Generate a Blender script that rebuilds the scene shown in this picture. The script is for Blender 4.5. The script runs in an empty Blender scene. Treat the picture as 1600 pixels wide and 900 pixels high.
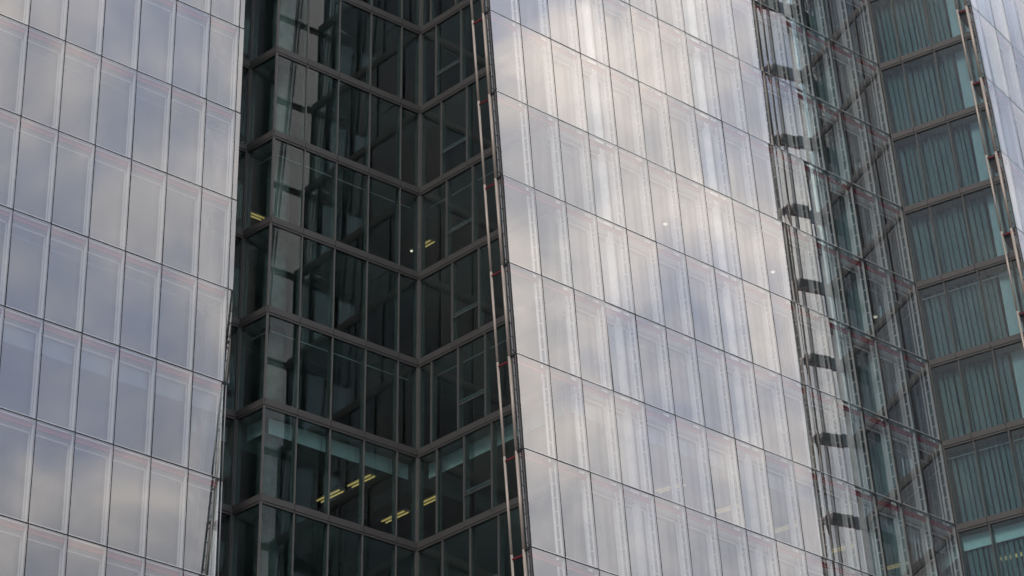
import bpy, math, random
from mathutils import Vector, Matrix
random.seed(7)
sc = bpy.context.scene
COL = sc.collection

# ------------------------------------------------------------------ camera
CAM_Z = 1.6
PITCH, ROLL = 0.4503536, -0.005240
cd = bpy.data.cameras.new('camera'); cam = bpy.data.objects.new('camera', cd); COL.objects.link(cam)
cd.sensor_width = 36.0; cd.lens = 112.5; cd.clip_start = 0.5; cd.clip_end = 4000
fw = Vector((0, math.cos(PITCH), math.sin(PITCH))); up = Vector((0, -math.sin(PITCH), math.cos(PITCH))); rt = Vector((1, 0, 0))
r_ = rt * math.cos(ROLL) + up * math.sin(ROLL); u_ = up * math.cos(ROLL) - rt * math.sin(ROLL)
m3 = Matrix((r_, u_, -fw)).transposed()
cam.matrix_world = Matrix.Translation((0, 0, CAM_Z)) @ m3.to_4x4()
sc.camera = cam

# ------------------------------------------------------------------ sky, sun, exposure
SUN_EL, SUN_AZ = math.radians(50), math.radians(205)      # azimuth clockwise from +Y: behind the camera, a little to the left
world = bpy.data.worlds.new('World'); sc.world = world; world.use_nodes = True
nt = world.node_tree; nt.nodes.clear()
def N(t, **kw):
    n = nt.nodes.new(t)
    for k, v in kw.items(): setattr(n, k, v)
    return n
out = N('ShaderNodeOutputWorld'); bg = N('ShaderNodeBackground'); bg.inputs['Strength'].default_value = 0.1
sky = N('ShaderNodeTexSky', sky_type='NISHITA', sun_disc=False, sun_elevation=SUN_EL, sun_rotation=SUN_AZ, air_density=1.0, dust_density=1.5)
tc = N('ShaderNodeTexCoord')
def noise(scale, detail, rough, off, dist=0.0):
    mp = N('ShaderNodeMapping'); mp.inputs['Location'].default_value = off
    nt.links.new(tc.outputs['Generated'], mp.inputs['Vector'])
    n = N('ShaderNodeTexNoise'); n.inputs['Scale'].default_value = scale; n.inputs['Detail'].default_value = detail
    n.inputs['Roughness'].default_value = rough; n.inputs['Distortion'].default_value = dist
    nt.links.new(mp.outputs['Vector'], n.inputs['Vector']); return n.outputs['Fac']
def ramp(src, stops):
    r = N('ShaderNodeValToRGB'); e = r.color_ramp.elements
    while len(e) < len(stops): e.new(0.5)
    for el, (p, c) in zip(e, stops): el.position = p; el.color = (*c, 1)
    nt.links.new(src, r.inputs['Fac']); return r.outputs['Color']
def mixc(fac, a, b, blend='MIX'):
    m = N('ShaderNodeMix', data_type='RGBA', blend_type=blend)
    if isinstance(fac, (int, float)): m.inputs[0].default_value = fac
    else: nt.links.new(fac, m.inputs[0])
    for i, v in ((6, a), (7, b)):
        if isinstance(v, tuple): m.inputs[i].default_value = (*v, 1)
        else: nt.links.new(v, m.inputs[i])
    return m.outputs[2]
# a broken overcast: bright cloud, greyer undersides, thin bluish gaps, the same all round
big = noise(5.5, 3, 0.5, (4.6, 8.3, 5.3)); mid = noise(20, 5, 0.5, (4.2, 2.2, 4.9), 0.3); gap = noise(15, 4, 0.5, (5.2, 0.1, 2.0), 0.3)
shade = ramp(big, [(0.34, (6.8, 7.1, 8.0)), (0.5, (9.0, 8.9, 9.4)), (0.66, (11.6, 10.9, 10.6))])
puff = ramp(mid, [(0.37, (0.70, 0.74, 0.84)), (0.50, (1.0, 1.0, 1.0)), (0.62, (1.36, 1.30, 1.22))])
cloud = mixc(1.0, shade, puff, 'MULTIPLY')
blue = mixc(0.62, sky.outputs['Color'], (6.6, 7.8, 11.4))
cover = ramp(gap, [(0.36, (0.35, 0.35, 0.35)), (0.52, (1, 1, 1))])
# an overcast sky is brighter towards the zenith: (1 + 2 sin h) / 3
sep = N('ShaderNodeSeparateXYZ'); nt.links.new(tc.outputs['Generated'], sep.inputs[0])
lum = N('ShaderNodeMapRange'); lum.inputs['From Min'].default_value = 0.0; lum.inputs['From Max'].default_value = 1.0
lum.inputs['To Min'].default_value = 0.20; lum.inputs['To Max'].default_value = 1.75; nt.links.new(sep.outputs['Z'], lum.inputs['Value'])
nt.links.new(mixc(1.0, mixc(cover, blue, cloud), lum.outputs['Result'], 'MULTIPLY'), bg.inputs['Color'])
nt.links.new(bg.outputs[0], out.inputs['Surface'])

sd = bpy.data.lights.new('sun', 'SUN'); sun = bpy.data.objects.new('sun', sd); COL.objects.link(sun)
sd.energy = 1.2; sd.angle = math.radians(14); sd.color = (1.0, 0.92, 0.82)
sdir = Vector((math.sin(SUN_AZ) * math.cos(SUN_EL), math.cos(SUN_AZ) * math.cos(SUN_EL), math.sin(SUN_EL)))
sun.location = sdir * 300; sun.rotation_euler = sdir.to_track_quat('Z', 'Y').to_euler()

vs = sc.view_settings; vs.view_transform = 'Standard'; vs.look = 'None'; vs.exposure = 0.0; vs.gamma = 1.0; vs.use_curve_mapping = False
sc.render.engine = 'CYCLES'; cy = sc.cycles
cy.max_bounces = 6; cy.transparent_max_bounces = 24; cy.glossy_bounces = 4; cy.diffuse_bounces = 2
cy.use_adaptive_sampling = True; cy.adaptive_threshold = 0.03
cy.use_denoising = True; cy.caustics_reflective = False; cy.caustics_refractive = False
cy.sample_clamp_indirect = 6.0

# ------------------------------------------------------------------ materials
def new_mat(name):
    m = bpy.data.materials.new(name); m.use_nodes = True; m.node_tree.nodes.clear(); return m, m.node_tree
def solid(name, col, rough=0.5, metal=0.0, var=0.12, scale=3.0, bump=0.0, emit=None, stretch=(1, 1, 1)):
    m, t = new_mat(name); o = t.nodes.new('ShaderNodeOutputMaterial'); b = t.nodes.new('ShaderNodeBsdfPrincipled')
    b.inputs['Roughness'].default_value = rough; b.inputs['Metallic'].default_value = metal
    c = t.nodes.new('ShaderNodeTexCoord'); g = t.nodes.new('ShaderNodeNewGeometry'); mp = t.nodes.new('ShaderNodeMapping'); mp.inputs['Scale'].default_value = stretch
    t.links.new(g.outputs['Position'], mp.inputs['Vector'])
    n = t.nodes.new('ShaderNodeTexNoise'); n.inputs['Scale'].default_value = scale; n.inputs['Detail'].default_value = 5; n.inputs['Roughness'].default_value = 0.6
    t.links.new(mp.outputs['Vector'], n.inputs['Vector'])
    r = t.nodes.new('ShaderNodeValToRGB'); e = r.color_ramp.elements
    e[0].position = 0.3; e[0].color = (*[x * (1 - var) for x in col], 1); e[1].position = 0.7; e[1].color = (*[min(1, x * (1 + var)) for x in col], 1)
    t.links.new(n.outputs['Fac'], r.inputs['Fac']); t.links.new(r.outputs['Color'], b.inputs['Base Color'])
    if bump:
        bp = t.nodes.new('ShaderNodeBump'); bp.inputs['Strength'].default_value = bump; bp.inputs['Distance'].default_value = 0.02
        t.links.new(n.outputs['Fac'], bp.inputs['Height']); t.links.new(bp.outputs['Normal'], b.inputs['Normal'])
    if emit: b.inputs['Emission Color'].default_value = (*emit[0], 1); b.inputs['Emission Strength'].default_value = emit[1]
    t.links.new(b.outputs[0], o.inputs['Surface']); return m
def glass(name, tint, r0, r1, power=2.0, rough=0.0, haze=0.0, wave=0.0):
    """see-through pane: part of the light goes on, part is mirrored, more of it at a slant"""
    m, t = new_mat(name); o = t.nodes.new('ShaderNodeOutputMaterial')
    tr = t.nodes.new('ShaderNodeBsdfTransparent'); tr.inputs['Color'].default_value = (*tint, 1)
    gl = t.nodes.new('ShaderNodeBsdfGlossy'); gl.inputs['Roughness'].default_value = rough; gl.inputs['Color'].default_value = (0.98, 0.98, 0.98, 1)
    lw = t.nodes.new('ShaderNodeLayerWeight'); lw.inputs['Blend'].default_value = 0.5
    p = t.nodes.new('ShaderNodeMath'); p.operation = 'POWER'; p.inputs[1].default_value = power; t.links.new(lw.outputs['Facing'], p.inputs[0])
    a = t.nodes.new('ShaderNodeMath'); a.operation = 'MULTIPLY_ADD'; a.inputs[1].default_value = r1 - r0; a.inputs[2].default_value = r0; t.links.new(p.outputs[0], a.inputs[0])
    if wave:
        g = t.nodes.new('ShaderNodeNewGeometry'); n = t.nodes.new('ShaderNodeTexNoise'); n.inputs['Scale'].default_value = 0.9; n.inputs['Detail'].default_value = 1
        t.links.new(g.outputs['Position'], n.inputs['Vector'])
        bp = t.nodes.new('ShaderNodeBump'); bp.inputs['Strength'].default_value = 1.0; bp.inputs['Distance'].default_value = wave
        t.links.new(n.outputs['Fac'], bp.inputs['Height']); t.links.new(bp.outputs['Normal'], gl.inputs['Normal'])
    mx = t.nodes.new('ShaderNodeMixShader'); t.links.new(a.outputs[0], mx.inputs[0]); t.links.new(tr.outputs[0], mx.inputs[1]); t.links.new(gl.outputs[0], mx.inputs[2])
    last = mx.outputs[0]
    if haze:
        df = t.nodes.new('ShaderNodeBsdfDiffuse'); df.inputs['Color'].default_value = (0.7, 0.7, 0.72, 1)
        m2 = t.nodes.new('ShaderNodeMixShader'); m2.inputs[0].default_value = haze; t.links.new(last, m2.inputs[1]); t.links.new(df.outputs[0], m2.inputs[2]); last = m2.outputs[0]
    t.links.new(last, o.inputs['Surface']); return m
M = {}
M['outer'] = glass('outer_glass', (0.95, 0.97, 0.97), 0.25, 0.80, 2.0, 0.0, 0.006)
M['inner'] = glass('inner_glass', (0.52, 0.59, 0.66), 0.05, 0.6, 3.0)
M['dark'] = glass('recess_glass', (0.55, 0.72, 0.71), 0.05, 0.60, 2.6)
M['teal'] = glass('green_glass', (0.58, 0.81, 0.83), 0.05, 0.55, 2.6)
def clear(name):
    m, t = new_mat(name); o = t.nodes.new('ShaderNodeOutputMaterial'); tr = t.nodes.new('ShaderNodeBsdfTransparent'); tr.inputs['Color'].default_value = (0.97, 0.985, 0.98, 1)
    t.links.new(tr.outputs[0], o.inputs['Surface']); return m
M['clear'] = clear('uncoated_glass')
M['seal'] = solid('black_rubber', (0.02, 0.02, 0.022), 0.7)
M['mull'] = solid('pale_aluminium', (0.80, 0.81, 0.80), 0.4, 0.0, 0.08)
M['frame'] = solid('light_grey_paint', (0.66, 0.67, 0.67), 0.45, 0.0, 0.07)
M['band'] = solid('mid_grey_panel', (0.45, 0.44, 0.42), 0.55, 0.0, 0.08)
M['transom'] = solid('grey_paint', (0.30, 0.30, 0.32), 0.5, 0.0, 0.08)
M['red'] = solid('red_paint', (0.36, 0.03, 0.055), 0.45, 0.0, 0.15)
M['clamp'] = solid('dark_red_paint', (0.20, 0.018, 0.028), 0.5, 0.0, 0.15)
M['span'] = solid('bronze_grey_panel', (0.084, 0.081, 0.078), 0.5, 0.1, 0.10, 0.9, 0.05, stretch=(1, 1, 2.5))
M['wmull'] = solid('bronze_grey_mullion', (0.12, 0.12, 0.115), 0.5, 0.1, 0.08)
M['wfin'] = solid('grey_green_fin', (0.075, 0.088, 0.083), 0.5, 0.0, 0.08)
M['steel'] = solid('brushed_tube', (0.40, 0.345, 0.295), 0.5, 0.2, 0.10, 2.0, stretch=(4, 4, 0.6))
M['black'] = solid('dark_steel_plate', (0.035, 0.036, 0.04), 0.5, 0.4)
M['slat'] = solid('blind_fabric', (0.135, 0.165, 0.172), 0.8, 0.0, 0.08, 1.2)
M['pale'] = solid('bright_bay_tone', (0.56, 0.53, 0.55), 0.8, 0.0, 0.08, 0.8)  # brightness of the green wall's last bay, put into a pale colour
M['blind'] = solid('roller_blind_fabric', (0.66, 0.68, 0.66), 0.85, 0.0, 0.06)
M['rail'] = solid('white_rail', (0.78, 0.80, 0.78), 0.5)
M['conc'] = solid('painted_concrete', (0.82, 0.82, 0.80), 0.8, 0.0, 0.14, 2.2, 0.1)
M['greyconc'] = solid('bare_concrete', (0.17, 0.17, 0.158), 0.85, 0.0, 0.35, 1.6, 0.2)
M['slab'] = solid('ceiling_paint', (0.30, 0.31, 0.30), 0.85, 0.0, 0.10, 0.6)
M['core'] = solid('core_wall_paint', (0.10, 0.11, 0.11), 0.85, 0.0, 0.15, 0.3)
M['lamp'] = solid('lamp_housing', (0.55, 0.55, 0.52), 0.5)
M['glow'] = solid('warm_tube', (0.9, 0.8, 0.5), 0.5, emit=((1.0, 0.66, 0.22), 0.55))
M['spot'] = solid('warm_spot', (0.9, 0.8, 0.6), 0.5, emit=((1.0, 0.84, 0.60), 1.5))
M['ground'] = solid('paving', (0.20, 0.195, 0.19), 0.85, 0.0, 0.25, 0.15, 0.1)

# ------------------------------------------------------------------ helpers
def V(*a): return Vector(a)
class MB:
    def __init__(s, F=None): s.v = []; s.f = []; s.F = F or (lambda u, v, d: V(u, v, d))
    def box(s, u0, u1, v0, v1, d0, d1):
        b = len(s.v)
        for d in (d0, d1):
            for v in (v0, v1):
                for u in (u0, u1): s.v.append(s.F(u, v, d))
        s.f += [tuple(b + i for i in q) for q in ((0, 1, 3, 2), (4, 6, 7, 5), (0, 4, 5, 1), (2, 3, 7, 6), (0, 2, 6, 4), (1, 5, 7, 3))]; return s
    def prism(s, prof, u0, u1):
        """profile of (v, d) points carried along u"""
        b = len(s.v); n = len(prof)
        for u in (u0, u1):
            for v, d in prof: s.v.append(s.F(u, v, d))
        s.f.append(tuple(range(b, b + n))); s.f.append(tuple(range(b + 2 * n - 1, b + n - 1, -1)))
        for i in range(n): j = (i + 1) % n; s.f.append((b + i, b + n + i, b + n + j, b + j))
        return s
    def tube(s, a, c, r, n=10, r2=None):
        a = Vector(a); c = Vector(c); r2 = r if r2 is None else r2; z = (c - a).normalized()
        x = z.orthogonal().normalized(); y = z.cross(x); b = len(s.v)
        for p, q in ((a, r), (c, r2)):
            for i in range(n): s.v.append(p + (x * math.cos(i * 2 * math.pi / n) + y * math.sin(i * 2 * math.pi / n)) * q)
        for i in range(n): j = (i + 1) % n; s.f.append((b + i, b + j, b + n + j, b + n + i))
        s.f.append(tuple(range(b + n - 1, b - 1, -1))); s.f.append(tuple(range(b + n, b + 2 * n))); return s
    def mesh(s, name, mat, smooth=False, origin=None):
        me = bpy.data.meshes.new(name); o = origin or V(0, 0, 0)
        me.from_pydata([tuple(p - o) for p in s.v], [], s.f); me.materials.append(M[mat])
        import bmesh
        bm = bmesh.new(); bm.from_mesh(me); bmesh.ops.recalc_face_normals(bm, faces=bm.faces)
        bm.to_mesh(me); bm.free()
        if mat in ('outer', 'inner', 'dark', 'teal'):       # only the outer face of a pane is coated
            me.materials.append(M['clear'])
            for i, p in enumerate(me.polygons): p.material_index = 0 if i == 0 else 1
        if smooth:
            for p in me.polygons: p.use_smooth = len(p.vertices) == 4
        return me
def tag(o, label=None, cat=None, group=None, kind=None):
    for k, v in (('label', label), ('category', cat), ('group', group), ('kind', kind)):
        if v: o[k] = v
    return o
def thing(name, loc, label, cat, group=None):
    o = bpy.data.objects.new(name, None); COL.objects.link(o); o.location = loc; o.empty_display_size = 0.3
    return tag(o, label, cat, group)
def put(name, me, loc, parent=None):
    o = bpy.data.objects.new(name, me); COL.objects.link(o)
    if parent is not None: o.parent = parent; o.location = Vector(loc) - wl(parent)
    else: o.location = loc
    return o
WL = {}
def wl(o):
    p = Vector(o.location)
    while o.parent is not None: o = o.parent; p = p + Vector(o.location)
    return p

# ------------------------------------------------------------------ the tower's layout (metres)
H, W = 3.7, 1.5293
def Z(k): return CAM_Z + (18.0671 - k) * H
KMIN, KMAX, KTOP = -2, 10, -6                                        # storeys built: rows KMIN .. KMAX-1, level k lies below level k-1
BLIND_ROW, RAIL_ROWS = 6, (3, 5)
class Plane:
    def __init__(s, p0, ang, sx, sy):
        s.p0 = Vector((p0[0], p0[1])); s.ang = math.radians(ang); s.t = V(math.cos(s.ang), math.sin(s.ang), 0)
        s.S = V(sx, sy, -H); s.n = s.t.cross(s.S).normalized() * -1.0
        if s.n.y > 0: s.n = -s.n
    def at(s, u, k, d=0.0):                                 # u in metres along, k level, d metres inwards
        return V(s.p0.x, s.p0.y, Z(0)) + s.t * u + s.S * k - s.n * d
    def F(s, u, v, d): return s.t * u + s.S * (v / H) - s.n * d
PA1 = Plane((-16.5092, 95.5521), 42.80, 0.0155, -0.340)
PA2 = Plane((-1.1794, 101.0688), 43.569, 0.22025, -0.61946)
PA3 = Plane((19.1350, 112.6965), 56.934, 0.2506, -0.6425)
SH1 = (0.0155, -0.353)
C2b, C1b, C0b = V(-3.497, 107.690, 0), V(-8.6466, 103.0126, 0), V(-9.7036, 104.1873, 0)

# ground
gm = MB().box(-1500, 1500, -800, 2500, -0.5, 0.0).mesh('ground', 'ground')
tag(put('ground', gm, (0, 0, 0)), kind='structure')

# ------------------------------------------------------------------ outer glass facades (double skin)
def facade(P, name, label, breaks, rows, inner_from, inner_to, ladder=True, strip=None, fin_band=False):
    root = thing(name, P.at(breaks[0], rows[-1] + 1), label, 'facade')
    cache = {}
    GX, GY = 0.018, 0.026
    rd, di = (0.16, 0.0) if ladder else (0.12, 0.20)          # depth of the red rails; the left facade's inner window sits nearer the glass
    def get(kind, cw):
        key = (kind, round(cw, 3))
        if key in cache: return cache[key]
        b = MB(P.F)
        if kind == 'pane':
            mid = P.F(cw / 2, H / 2, 0)
            me = b.box(GX, cw - GX, GY, H - GY, 0, 0.02).mesh('pane', 'outer', origin=mid); cache[key] = (me, mid); return cache[key]
        if kind == 'seal':      # the dark joint round two sides of each pane
            b.prism([(-GY - 0.01, 0.024), (GY + 0.01, 0.024), (GY + 0.01, 0.07), (-GY - 0.01, 0.07)], 0, cw); mat = 'seal'
        if kind == 'vseal':
            b.box(-GX - 0.008, GX + 0.008, GY + 0.012, H - GY - 0.012, 0.024, 0.06); mat = 'seal'
        if kind == 'mull':
            v0, v1 = GY + 0.03, H - GY - 0.03
            if ladder:
                b.box(-0.030, 0.030, v0, v1, 0.075, 0.155); b.box(-0.026, 0.026, v0, v1, 0.325, 0.385)
                for i in range(7): vv = 0.25 + i * 0.53; b.box(-0.016, 0.016, vv, vv + 0.03, 0.153, 0.327)
            else:
                b.box(-0.032, 0.032, v0, v1, 0.065, 0.20)
                for i in range(7): vv = 0.25 + i * 0.53; b.box(-0.042, 0.042, vv, vv + 0.04, 0.10, 0.14)
            mat = 'mull'
        if kind == 'red':
            b.box(0.05, cw - 0.05, 0.055, 0.135, rd, rd + 0.05); mat = 'red'
        if kind == 'red2':
            b.box(0.05, cw - 0.05, 0.175, 0.255, rd, rd + 0.05); mat = 'red'
        if kind == 'sill':
            b.box(GX + 0.02, cw - GX - 0.02, H - GY - 0.05, H - GY - 0.012, 0.03, 0.12); mat = 'frame'
        if kind == 'transom':
            b.prism([(0.03, 0.42 - di), (0.30, 0.42 - di), (0.30, 0.46 - di), (0.36, 0.46 - di), (0.36, 0.60), (0.03, 0.60)], 0.012, cw - 0.012); mat = 'transom'
        if kind == 'frame':
            w = 0.045; u0, u1, v0, v1, d0, d1 = 0.02, cw - 0.02, 0.37, H - 0.03, 0.46 - di, 0.52 - di
            b.box(u0, u0 + w, v0, v1, d0, d1); b.box(u1 - w, u1, v0, v1, d0, d1); b.box(u0 + w - .002, u1 - w + .002, v0, v0 + w, d0 + .002, d1 - .002); b.box(u0 + w - .002, u1 - w + .002, v1 - w, v1, d0 + .002, d1 - .002); mat = 'frame'
        if kind == 'ipane':
            b.box(0.07, cw - 0.07, 0.42, H - 0.08, 0.485 - di, 0.495 - di); mat = 'inner'
        if kind == 'blind':
            b.box(0.03, cw - 0.03, 0.42, 1.02, 0.62 - di, 0.64 - di); mat = 'blind'
        if kind == 'brail':
            b.box(0.0, cw, 0.60, 0.64, 0.75 - di, 0.78 - di); mat = 'rail'
        cache[key] = b.mesh(kind, mat); return cache[key]
    for k in rows:
        for i in range(len(breaks) - 1):
            u0, cw = breaks[i], breaks[i + 1] - breaks[i]
            if strip and i == len(breaks) - 2 and k >= strip: continue
            p = P.at(u0, k)
            me, mid = get('pane', cw); o = put('pane', me, p + mid, root)
            a = 0.0026
            o.rotation_euler = (random.gauss(0, a), random.gauss(0, a), random.gauss(0, a))
            put('joint_seal', get('seal', cw), p, root)
            put('joint_seal', get('vseal', 1.0), p, root)
            if cw < 0.4: continue
            put('red_rail', get('red', cw), p, root); put('red_rail', get('red2', cw), p, root)
            put('sill', get('sill', cw), p, root)
            if i or breaks[0] < -2 * W: put('mullion', get('mull', 1.0), p, root)
            if inner_from - 0.01 <= u0 and u0 + cw <= inner_to + 0.01:
                put('transom', get('transom', cw), p, root)
                fr = put('inner_frame', get('frame', cw), p, root); put('inner_pane', get('ipane', cw), p, fr)
                if k == BLIND_ROW: put('roller_blind', get('blind', cw), p, root)
                if k in RAIL_ROWS: put('blind_rail', get('brail', cw), p, root)
        p = P.at(breaks[-1], k)
        put('mullion', get('mull', 1.0), P.at(breaks[-2] if strip else breaks[-1], k), root)
    if fin_band:
        for k in rows:
            put('spandrel', MB(P.F).box(-0.32 * W, 0.9 * W, -0.03, 0.38, 0.42, 0.62).mesh('spandrel', 'band'), P.at(0, k), root)
    if strip:
        for k in rows:
            if k >= strip: put('edge_pipe', MB().tube(P.F(0, 0.02, 0.1), P.F(0, H - 0.02, 0.1), 0.022, 10).mesh('edge_pipe', 'transom', True), P.at(breaks[-1] - 0.06, k), root)
    return root
b1 = [i * W for i in range(-4, 6)] + [5.865 * W, 6.015 * W]
b2 = [i * W for i in range(0, 16)]
b3 = [-0.50 * W] + [i * W for i in range(0, 10)]
rows = list(range(KMIN, KMAX))
facade(PA1, 'glass_facade', 'wide pale glass facade at the left edge, mirroring blue-grey and white cloud', b1, rows, b1[0], 5.865 * W, ladder=False, strip=6)
facade(PA2, 'glass_facade', 'large central glass facade of leaning panes between the dark recess and the green wall', b2, list(range(KTOP + 1, KMAX)), 2 * W, 15 * W)
facade(PA3, 'glass_facade', 'narrow bright glass facade in the upper right corner, seen at a steep slant', b3, list(range(KTOP, 8)), 1 * W, 20 * W, ladder=False, fin_band=True)

# ------------------------------------------------------------------ recessed walls with spandrels
def wall(name, label, A, B, joints, rows, gmat, shift, vents=None, end_post=True, slats=None, inward=None, blinds=True, trim=(0.0, 0.0), bd=0.50):
    """A(k), B(k): plan points at level k; joints(k): distances of the mullions along the wall in row k"""
    root = thing(name, Vector((*A(rows[-1] + 1).to_2d(), Z(rows[-1] + 1))), label, 'wall')
    for k in rows:
        a, b = A(k), B(k); t = (b - a).to_3d(); t.z = 0; L = t.length; t.normalize()
        S = V(shift[0], shift[1], -H); n = t.cross(S).normalized()
        if n.dot(inward) > 0: n = -n
        def F(u, v, d): return t * u + S * (v / H) - n * d
        p = Vector((a.x, a.y, Z(k))); js = [0.0] + [j for j in joints(k) if 0.15 < j < L - 0.1] + [L]
        jo = [0.0] + [j for j in joints(k - 1) if 0.15 < j < L - 0.1] + [L]
        prof = [(0.014, -0.02), (0.262, -0.02), (0.262, 0.012), (0.285, 0.012), (0.285, -0.006), (0.352, -0.006), (0.352, 0.10), (0.014, 0.10)]
        for q in range(len(jo) - 1):
            put('spandrel', MB(F).prism(prof, jo[q] + (0.011 if q else 0.03), jo[q + 1] - (0.011 if q < len(jo) - 2 else 0.03)).mesh('spandrel', 'span'), p, root)
        put('backing', MB(F).box(0.04, L - 0.04, -0.02, 0.34, 0.105, 0.14).mesh('backing', 'seal'), p, root)
        for q in range(len(js) - 1):
            u0, u1 = js[q], js[q + 1]
            o = put('pane', (lambda mid: MB(F).box(u0 + 0.012, u1 - 0.012, 0.357, H + 0.008, 0.04, 0.06).mesh('pane', gmat, origin=mid))(F((u0 + u1) / 2, H / 2, 0)), p + F((u0 + u1) / 2, H / 2, 0), root)
            o.rotation_euler = (random.gauss(0, .0022), random.gauss(0, .0022), random.gauss(0, .0022))
            if blinds and k == BLIND_ROW: put('roller_blind', MB(F).box(max(u0 + 0.01, trim[0]), min(u1 - 0.01, L - trim[1]), 0.42, 1.02, bd, bd + 0.02).mesh('roller_blind', 'blind'), p, root)
            if blinds and k in RAIL_ROWS: put('blind_rail', MB(F).box(max(u0, trim[0]), min(u1, L - trim[1]), 0.62, 0.65, bd + 0.03, bd + 0.05).mesh('blind_rail', 'rail'), p, root)
        for q, u in enumerate(js):
            if q == 0: u = 0.035
            if q == len(js) - 1: u = L - 0.035
            put('mullion', MB(F).box(u - 0.018, u + 0.018, 0.356, H + 0.006, -0.012, 0.085).mesh('mullion', 'wmull'), p, root)
            if (q == 0 and trim[0]) or (q == len(js) - 1 and trim[1]): continue
            put('inner_fin', MB(F).box(u - 0.024, u + 0.024, 0.356, H + 0.006, 0.088, 0.24).mesh('inner_fin', 'wfin'), p, root)
        if vents and k in rows:
            q = min(range(len(js)), key=lambda i: abs(js[i] - vents(k))); u0, u1 = js[q] + 0.025, js[q + 1] - 0.025
            put('vent_rail', MB(F).box(u0, u1, 2.71, 2.745, 0.0, 0.038).mesh('vent_rail', 'wmull'), p, root)
            put('vent_rail', MB(F).box(u0, u1, 2.50, 2.53, 0.09, 0.12).mesh('vent_rail', 'transom'), p, root)
            put('vent_rail', MB(F).box(u0, u1, 2.58, 2.60, 0.09, 0.12).mesh('vent_rail', 'transom'), p, root)
        if slats:
            s0, s1, step = slats; x = s0
            while x < s1:
                st = step * random.uniform(0.82, 1.2)
                me = MB(lambda u, v, d: F(u + 0.02 * (v - H / 2), v, d)); dd = random.uniform(-0.03, 0.03); me.box(x, x + st - random.uniform(0.05, 0.085), 0.42, H - 0.02, 0.42 + dd, 0.425 + dd)
                put('blind_slat', me.mesh('blind_slat', 'slat'), p, root); x += st
            put('bright_bay_panel', MB(F).box(x + 0.04, L - 0.25, 0.42, H - 0.02, 0.50, 0.51).mesh('bright_bay_panel', 'pale'), p, root)  # added pale panel, its colour stands in for the bright light in this bay
    return root
def lin(b, sh): return lambda k: Vector((b.x + sh[0] * k, b.y + sh[1] * k, 0))
C0, C1, C2 = lin(C0b, SH1), lin(C1b, SH1), lin(C2b, SH1)
tA = V(math.cos(math.radians(42.42)), math.sin(math.radians(42.42)), 0); nA = V(tA.y, -tA.x, 0)          # along and out of the first wing's walls
tB = V(math.cos(math.radians(-50.15)), math.sin(math.radians(-50.15)), 0)
def L_b(k): return 6.4345 + 0.3366 * k
def Bend(k): return C2(k) + tB * (L_b(k) - 0.35)
def Lret(k): return C0(k) - tA * 1.5
def Lret2(k): return Lret(k) + nA * 1.05
def Tst(k): p = PA2.at(15 * W, k); return Vector((p.x, p.y, 0))
tT = V(math.cos(math.radians(-37.9)), math.sin(math.radians(-37.9)), 0)
def Tend(k): return Tst(k) + tT * 5.35
wall('recessed_wall', 'narrow dark glass wall sliver beside the left facade edge', Lret, C0, lambda k: [], rows, 'dark', SH1, inward=-nA)
wall('recessed_wall', 'dark single-pane glass wall turning the corner beside the left facade', C0, C1, lambda k: [], rows, 'dark', SH1, inward=tA, trim=(0.0, 0.62))
wall('recessed_wall', 'dark glass wall with five panes per storey, left side of the recess', C1, C2, lambda k: [1.46, 2.96, 4.49, 6.01], rows, 'dark', SH1, inward=-nA, trim=(0.62, 0.0))
wall('recessed_wall', 'dark glass wall with opening vents, right side of the recess behind the tubes', C2, Bend, lambda k: [x for x in (L_b(k + 1) - j * W - 0.06 for j in range(7, 0, -1)) if x > 0.55], rows, 'dark', SH1, vents=lambda k: L_b(k + 1) - 4 * W - 0.06, inward=tA)
wall('recessed_wall', 'green-tinted glass wall with vertical slatted blinds at the right', Tst, Tend, lambda k: [1.10 + 0.05 * k + j * W for j in range(3)], list(range(KTOP, KMAX)), 'teal', (0.22025, -0.61946), slats=(0.10, 3.25, 0.235), bd=0.33, inward=V(tT.y * -1, tT.x, 0))

# ------------------------------------------------------------------ floors, core and columns inside
def inset(P, u, k, d): q = P.at(u, k, d); return Vector((q.x, q.y, 0))
for k in range(KMIN, KMAX + 1):
    e = 0.16
    poly = [inset(PA1, -4 * W, k, 0.62), inset(PA1, 5.0 * W, k, 0.62), Lret(k) - nA * e, C0(k) + V(-0.02, 0.22, 0), C1(k) + V(0, 0.24, 0), C2(k) + V(0, 0.22, 0) , Bend(k) - V(0, 0, 0) + tA * e - tB * 0.8,
            inset(PA2, 3.2 * W, k, 0.62), inset(PA2, 14.8 * W, k, 0.62), Tst(k) + V(0.05, 0.25, 0), Tend(k) + V(-tT.y, tT.x, 0) * e - tT * 0.5, inset(PA3, 1.2 * W, k, 0.62), inset(PA3, 9.5 * W, k, 0.62)]
    far = -nA * 16
    poly += [inset(PA3, 9.5 * W, k, 4) + far * 0.2, C2(k) + tA * 18 + far, C2(k) - tA * 26 + far]
    n = len(poly); z0, z1 = Z(k) - 0.34, Z(k) - 0.03
    vs_ = [(p.x, p.y, z0) for p in poly] + [(p.x, p.y, z1) for p in poly]
    me = bpy.data.meshes.new('floor_slab')
    me.from_pydata(vs_, [], [tuple(range(n - 1, -1, -1)), tuple(range(n, 2 * n))] + [(i, (i + 1) % n, n + (i + 1) % n, n + i) for i in range(n)]); me.materials.append(M['slab'])
    tag(put('floor_slab', me, (0, 0, 0)), kind='structure')
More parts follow.
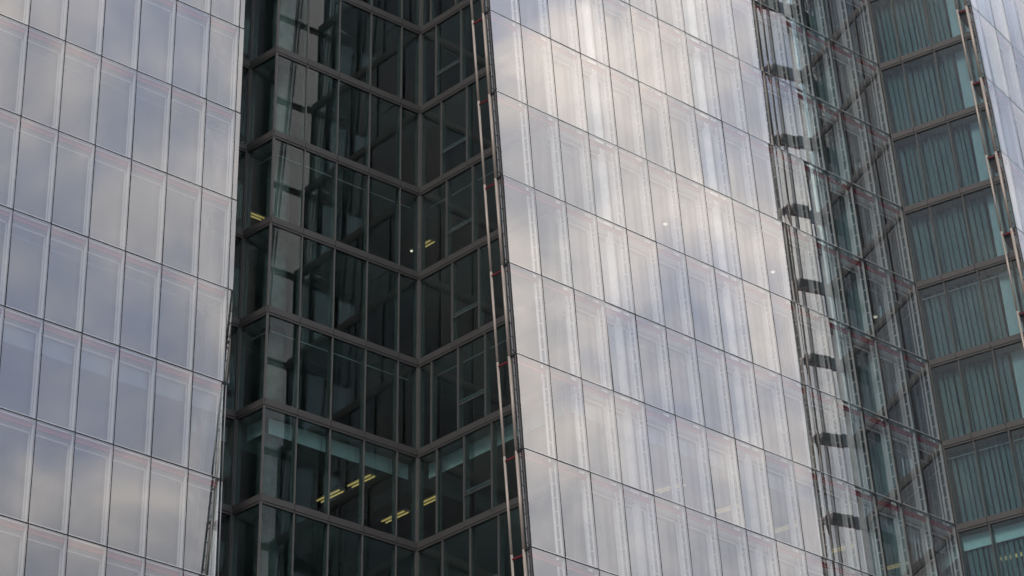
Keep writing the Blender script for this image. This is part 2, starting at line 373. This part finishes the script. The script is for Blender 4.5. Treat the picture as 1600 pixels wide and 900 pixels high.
def corewall(name, a, b, th):
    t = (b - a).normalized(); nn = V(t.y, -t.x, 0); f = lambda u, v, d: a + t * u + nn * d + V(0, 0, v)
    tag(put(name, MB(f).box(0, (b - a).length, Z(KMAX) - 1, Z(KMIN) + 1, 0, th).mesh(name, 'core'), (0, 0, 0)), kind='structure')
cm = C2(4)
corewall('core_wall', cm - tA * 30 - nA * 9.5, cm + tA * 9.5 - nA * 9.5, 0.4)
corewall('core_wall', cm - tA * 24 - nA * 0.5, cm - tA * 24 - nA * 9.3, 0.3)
def column(label, P, u, d, r, mat='conc', group=None):
    a, b = P.at(u, KMIN - 0.05, d), P.at(u, KMAX, d); o = b
    return tag(put('column', MB().tube(b, a, r, 20).mesh('column', mat, True, origin=o), o), label, 'column', group)
for c, lab in ((4.35, 'pale round column behind the central facade, nearest the recess'), (8.35, 'pale round column behind the middle of the central facade'), (12.35, 'pale round column behind the right part of the central facade')):
    column(lab, PA2, (c - 0.63) * W, 0.66, 0.28)
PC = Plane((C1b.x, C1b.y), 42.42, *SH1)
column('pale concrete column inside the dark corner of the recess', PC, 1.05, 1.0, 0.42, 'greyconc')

# ------------------------------------------------------------------ ceiling lights
def linear_lamp(x, y, k, d, label, group, length=1.5):
    z = Z(k) - 0.34; side = V(-d.y, d.x, 0)
    root = thing('ceiling_light', V(x, y, z - 0.11), label, 'light', group)
    f = lambda u, v, w_: d * u + side * v + V(0, 0, w_)
    put('housing', MB(f).prism([(-0.16, 0.0), (0.16, 0.0), (0.16, 0.03), (0.10, 0.108), (-0.10, 0.108), (-0.16, 0.03)], -length / 2, length / 2).mesh('housing', 'lamp'), V(x, y, z - 0.11), root)
    for s in (-1, 1):
        put('light_tube', MB().tube(d * (-length / 2 + .05) + side * 0.10 * s, d * (length / 2 - .05) + side * 0.10 * s, 0.022, 8).mesh('light_tube', 'glow', True), V(x, y, z - 0.145), root)
def spot_lamp(x, y, k, label, group, r=0.09):
    z = Z(k) - 0.34
    root = thing('ceiling_spot', V(x, y, z - 0.06), label, 'light', group)
    put('rim', MB().tube((0, 0, 0.0), (0, 0, 0.058), r * 1.35, 16).mesh('rim', 'lamp'), V(x, y, z - 0.06), root)
    put('bulb', MB().tube((0, 0, -0.05), (0, 0, -0.003), r * 0.7, 16, r).mesh('bulb', 'spot', True), V(x, y, z - 0.06), root)
dB = -tB; dT = -tT
for x, y, lab in ((-6.7, 108.78, 'lit twin-tube ceiling light behind the left recess wall, lower of two in line'), (-5.5, 107.36, 'lit twin-tube ceiling light behind the left recess wall, upper of two in line'),
                  (-4.4, 110.87, 'lit twin-tube ceiling light just left of the recess inner corner'), (-3.2, 109.43, 'lit twin-tube ceiling light just right of the recess inner corner')):
    linear_lamp(x, y, 6, dB, lab, 'ceiling lights in the recess', 1.45)
for i, (x, y) in enumerate(((5.74, 108.15), (8.01, 110.18), (10.22, 112.21), (12.53, 114.37), (14.81, 116.26))):
    linear_lamp(x, y, 6, dT, 'lit twin-tube ceiling light low behind the central facade, %s from the left' % ('first', 'second', 'third', 'fourth', 'fifth')[i], 'ceiling lights behind the central facade', 1.3)
linear_lamp(19.2, 115.3, 6, tT, 'lit ceiling light behind the green wall, bottom right', None, 1.2)
linear_lamp(-9.75, 107.92, 3, tA, 'lit ceiling strip in the dark corner beside the left facade', None, 0.9)
linear_lamp(-3.32, 110.44, 3, dB, 'short lit ceiling strip right of the recess inner corner, mid height', None, 0.9)
for x, y, lab in ((5.87, 108.91, 'round lit ceiling spot behind the central facade, leftmost and highest'), (10.27, 113.13, 'round lit ceiling spot behind the central facade, middle one'), (14.72, 117.32, 'round lit ceiling spot near the green wall corner'),
                  (-3.89, 111.1, 'tiny round lit spot just left of the recess inner corner')):
    spot_lamp(x, y, 3, lab, 'round ceiling spots', 0.085 if x > 0 else 0.05)

# ------------------------------------------------------------------ maintenance tubes along the facade edges
def rails(P, u_edge, back, d1, d2, r1, r2, label, rows, plates):
    root = thing('maintenance_rail', P.at(u_edge, rows[-1] + 1) + back * d1, label, 'rail')
    for k in rows:
        p = P.at(u_edge, k)
        s = P.S
        put('tube', MB().tube(back * d1 + s * 0.004, back * d1 + s * 0.996, r1, 12).mesh('tube', 'steel', True), p, root)
        put('tube', MB().tube(back * d2 + s * 0.004, back * d2 + s * 0.996, r2, 12).mesh('tube', 'steel', True), p, root)
        q = s * 0.05
        f = lambda u, v, w_: back * u + P.t * v + V(0, 0, w_)
        put('bracket', MB(lambda u, v, w_: f(u, v, w_) + q).prism([(-0.03, -0.022), (0.03, -0.022), (0.03, 0.022), (-0.03, 0.022)], d1 + r1 * 0.9, d2 - r2 * 0.9).mesh('bracket', 'clamp'), p, root)
        put('arm', MB(lambda u, v, w_: f(u, v, w_) + s * 0.012).box(0.02, d1 - r1 * 0.9, -0.03, 0.03, -0.03, 0.03).mesh('arm', 'black'), p, root)
        # the narrow ladder frame that closes the facade edge
        put('edge_frame', MB(lambda u, v, w_: back * u + s * v + P.t * w_).box(0.03, 0.07, 0.02, 0.98, -0.02, 0.05).mesh('edge_frame', 'wmull'), p, root)
        put('edge_frame', MB(lambda u, v, w_: back * u + s * v + P.t * w_).box(0.19, 0.22, 0.02, 0.98, 0.02, 0.05).mesh('edge_frame', 'transom'), p, root)
        for i in range(7):
            v0 = 0.07 + i * 0.145
            put('rung', MB(lambda u, v, w_: back * u + s * v + P.t * w_).box(0.072, 0.19, v0, v0 + 0.012, 0.0, 0.04).mesh('rung', 'wmull'), p, root)
        if plates:
            put('gusset_plate', MB(lambda v, u, w_: back * u + P.t * v + V(0, 0, w_) + q).prism([(0.64, 0.10), (d1 + r1, 0.12), (d1 + r1, -0.80), (0.58, -0.25)], 0.07, 0.11).mesh('gusset_plate', 'black'), p, root)
    return root
rails(PA2, -0.02, -tB, 0.36, 0.98, 0.058, 0.046, 'pair of beige steel tubes with red brackets down the left edge of the central facade', rows, False)
rails(PA3, -0.52 * W, -tT, 0.22, 0.66, 0.062, 0.042, 'pair of beige steel tubes with dark gussets down the edge of the upper right facade', list(range(KTOP, 8)), True)
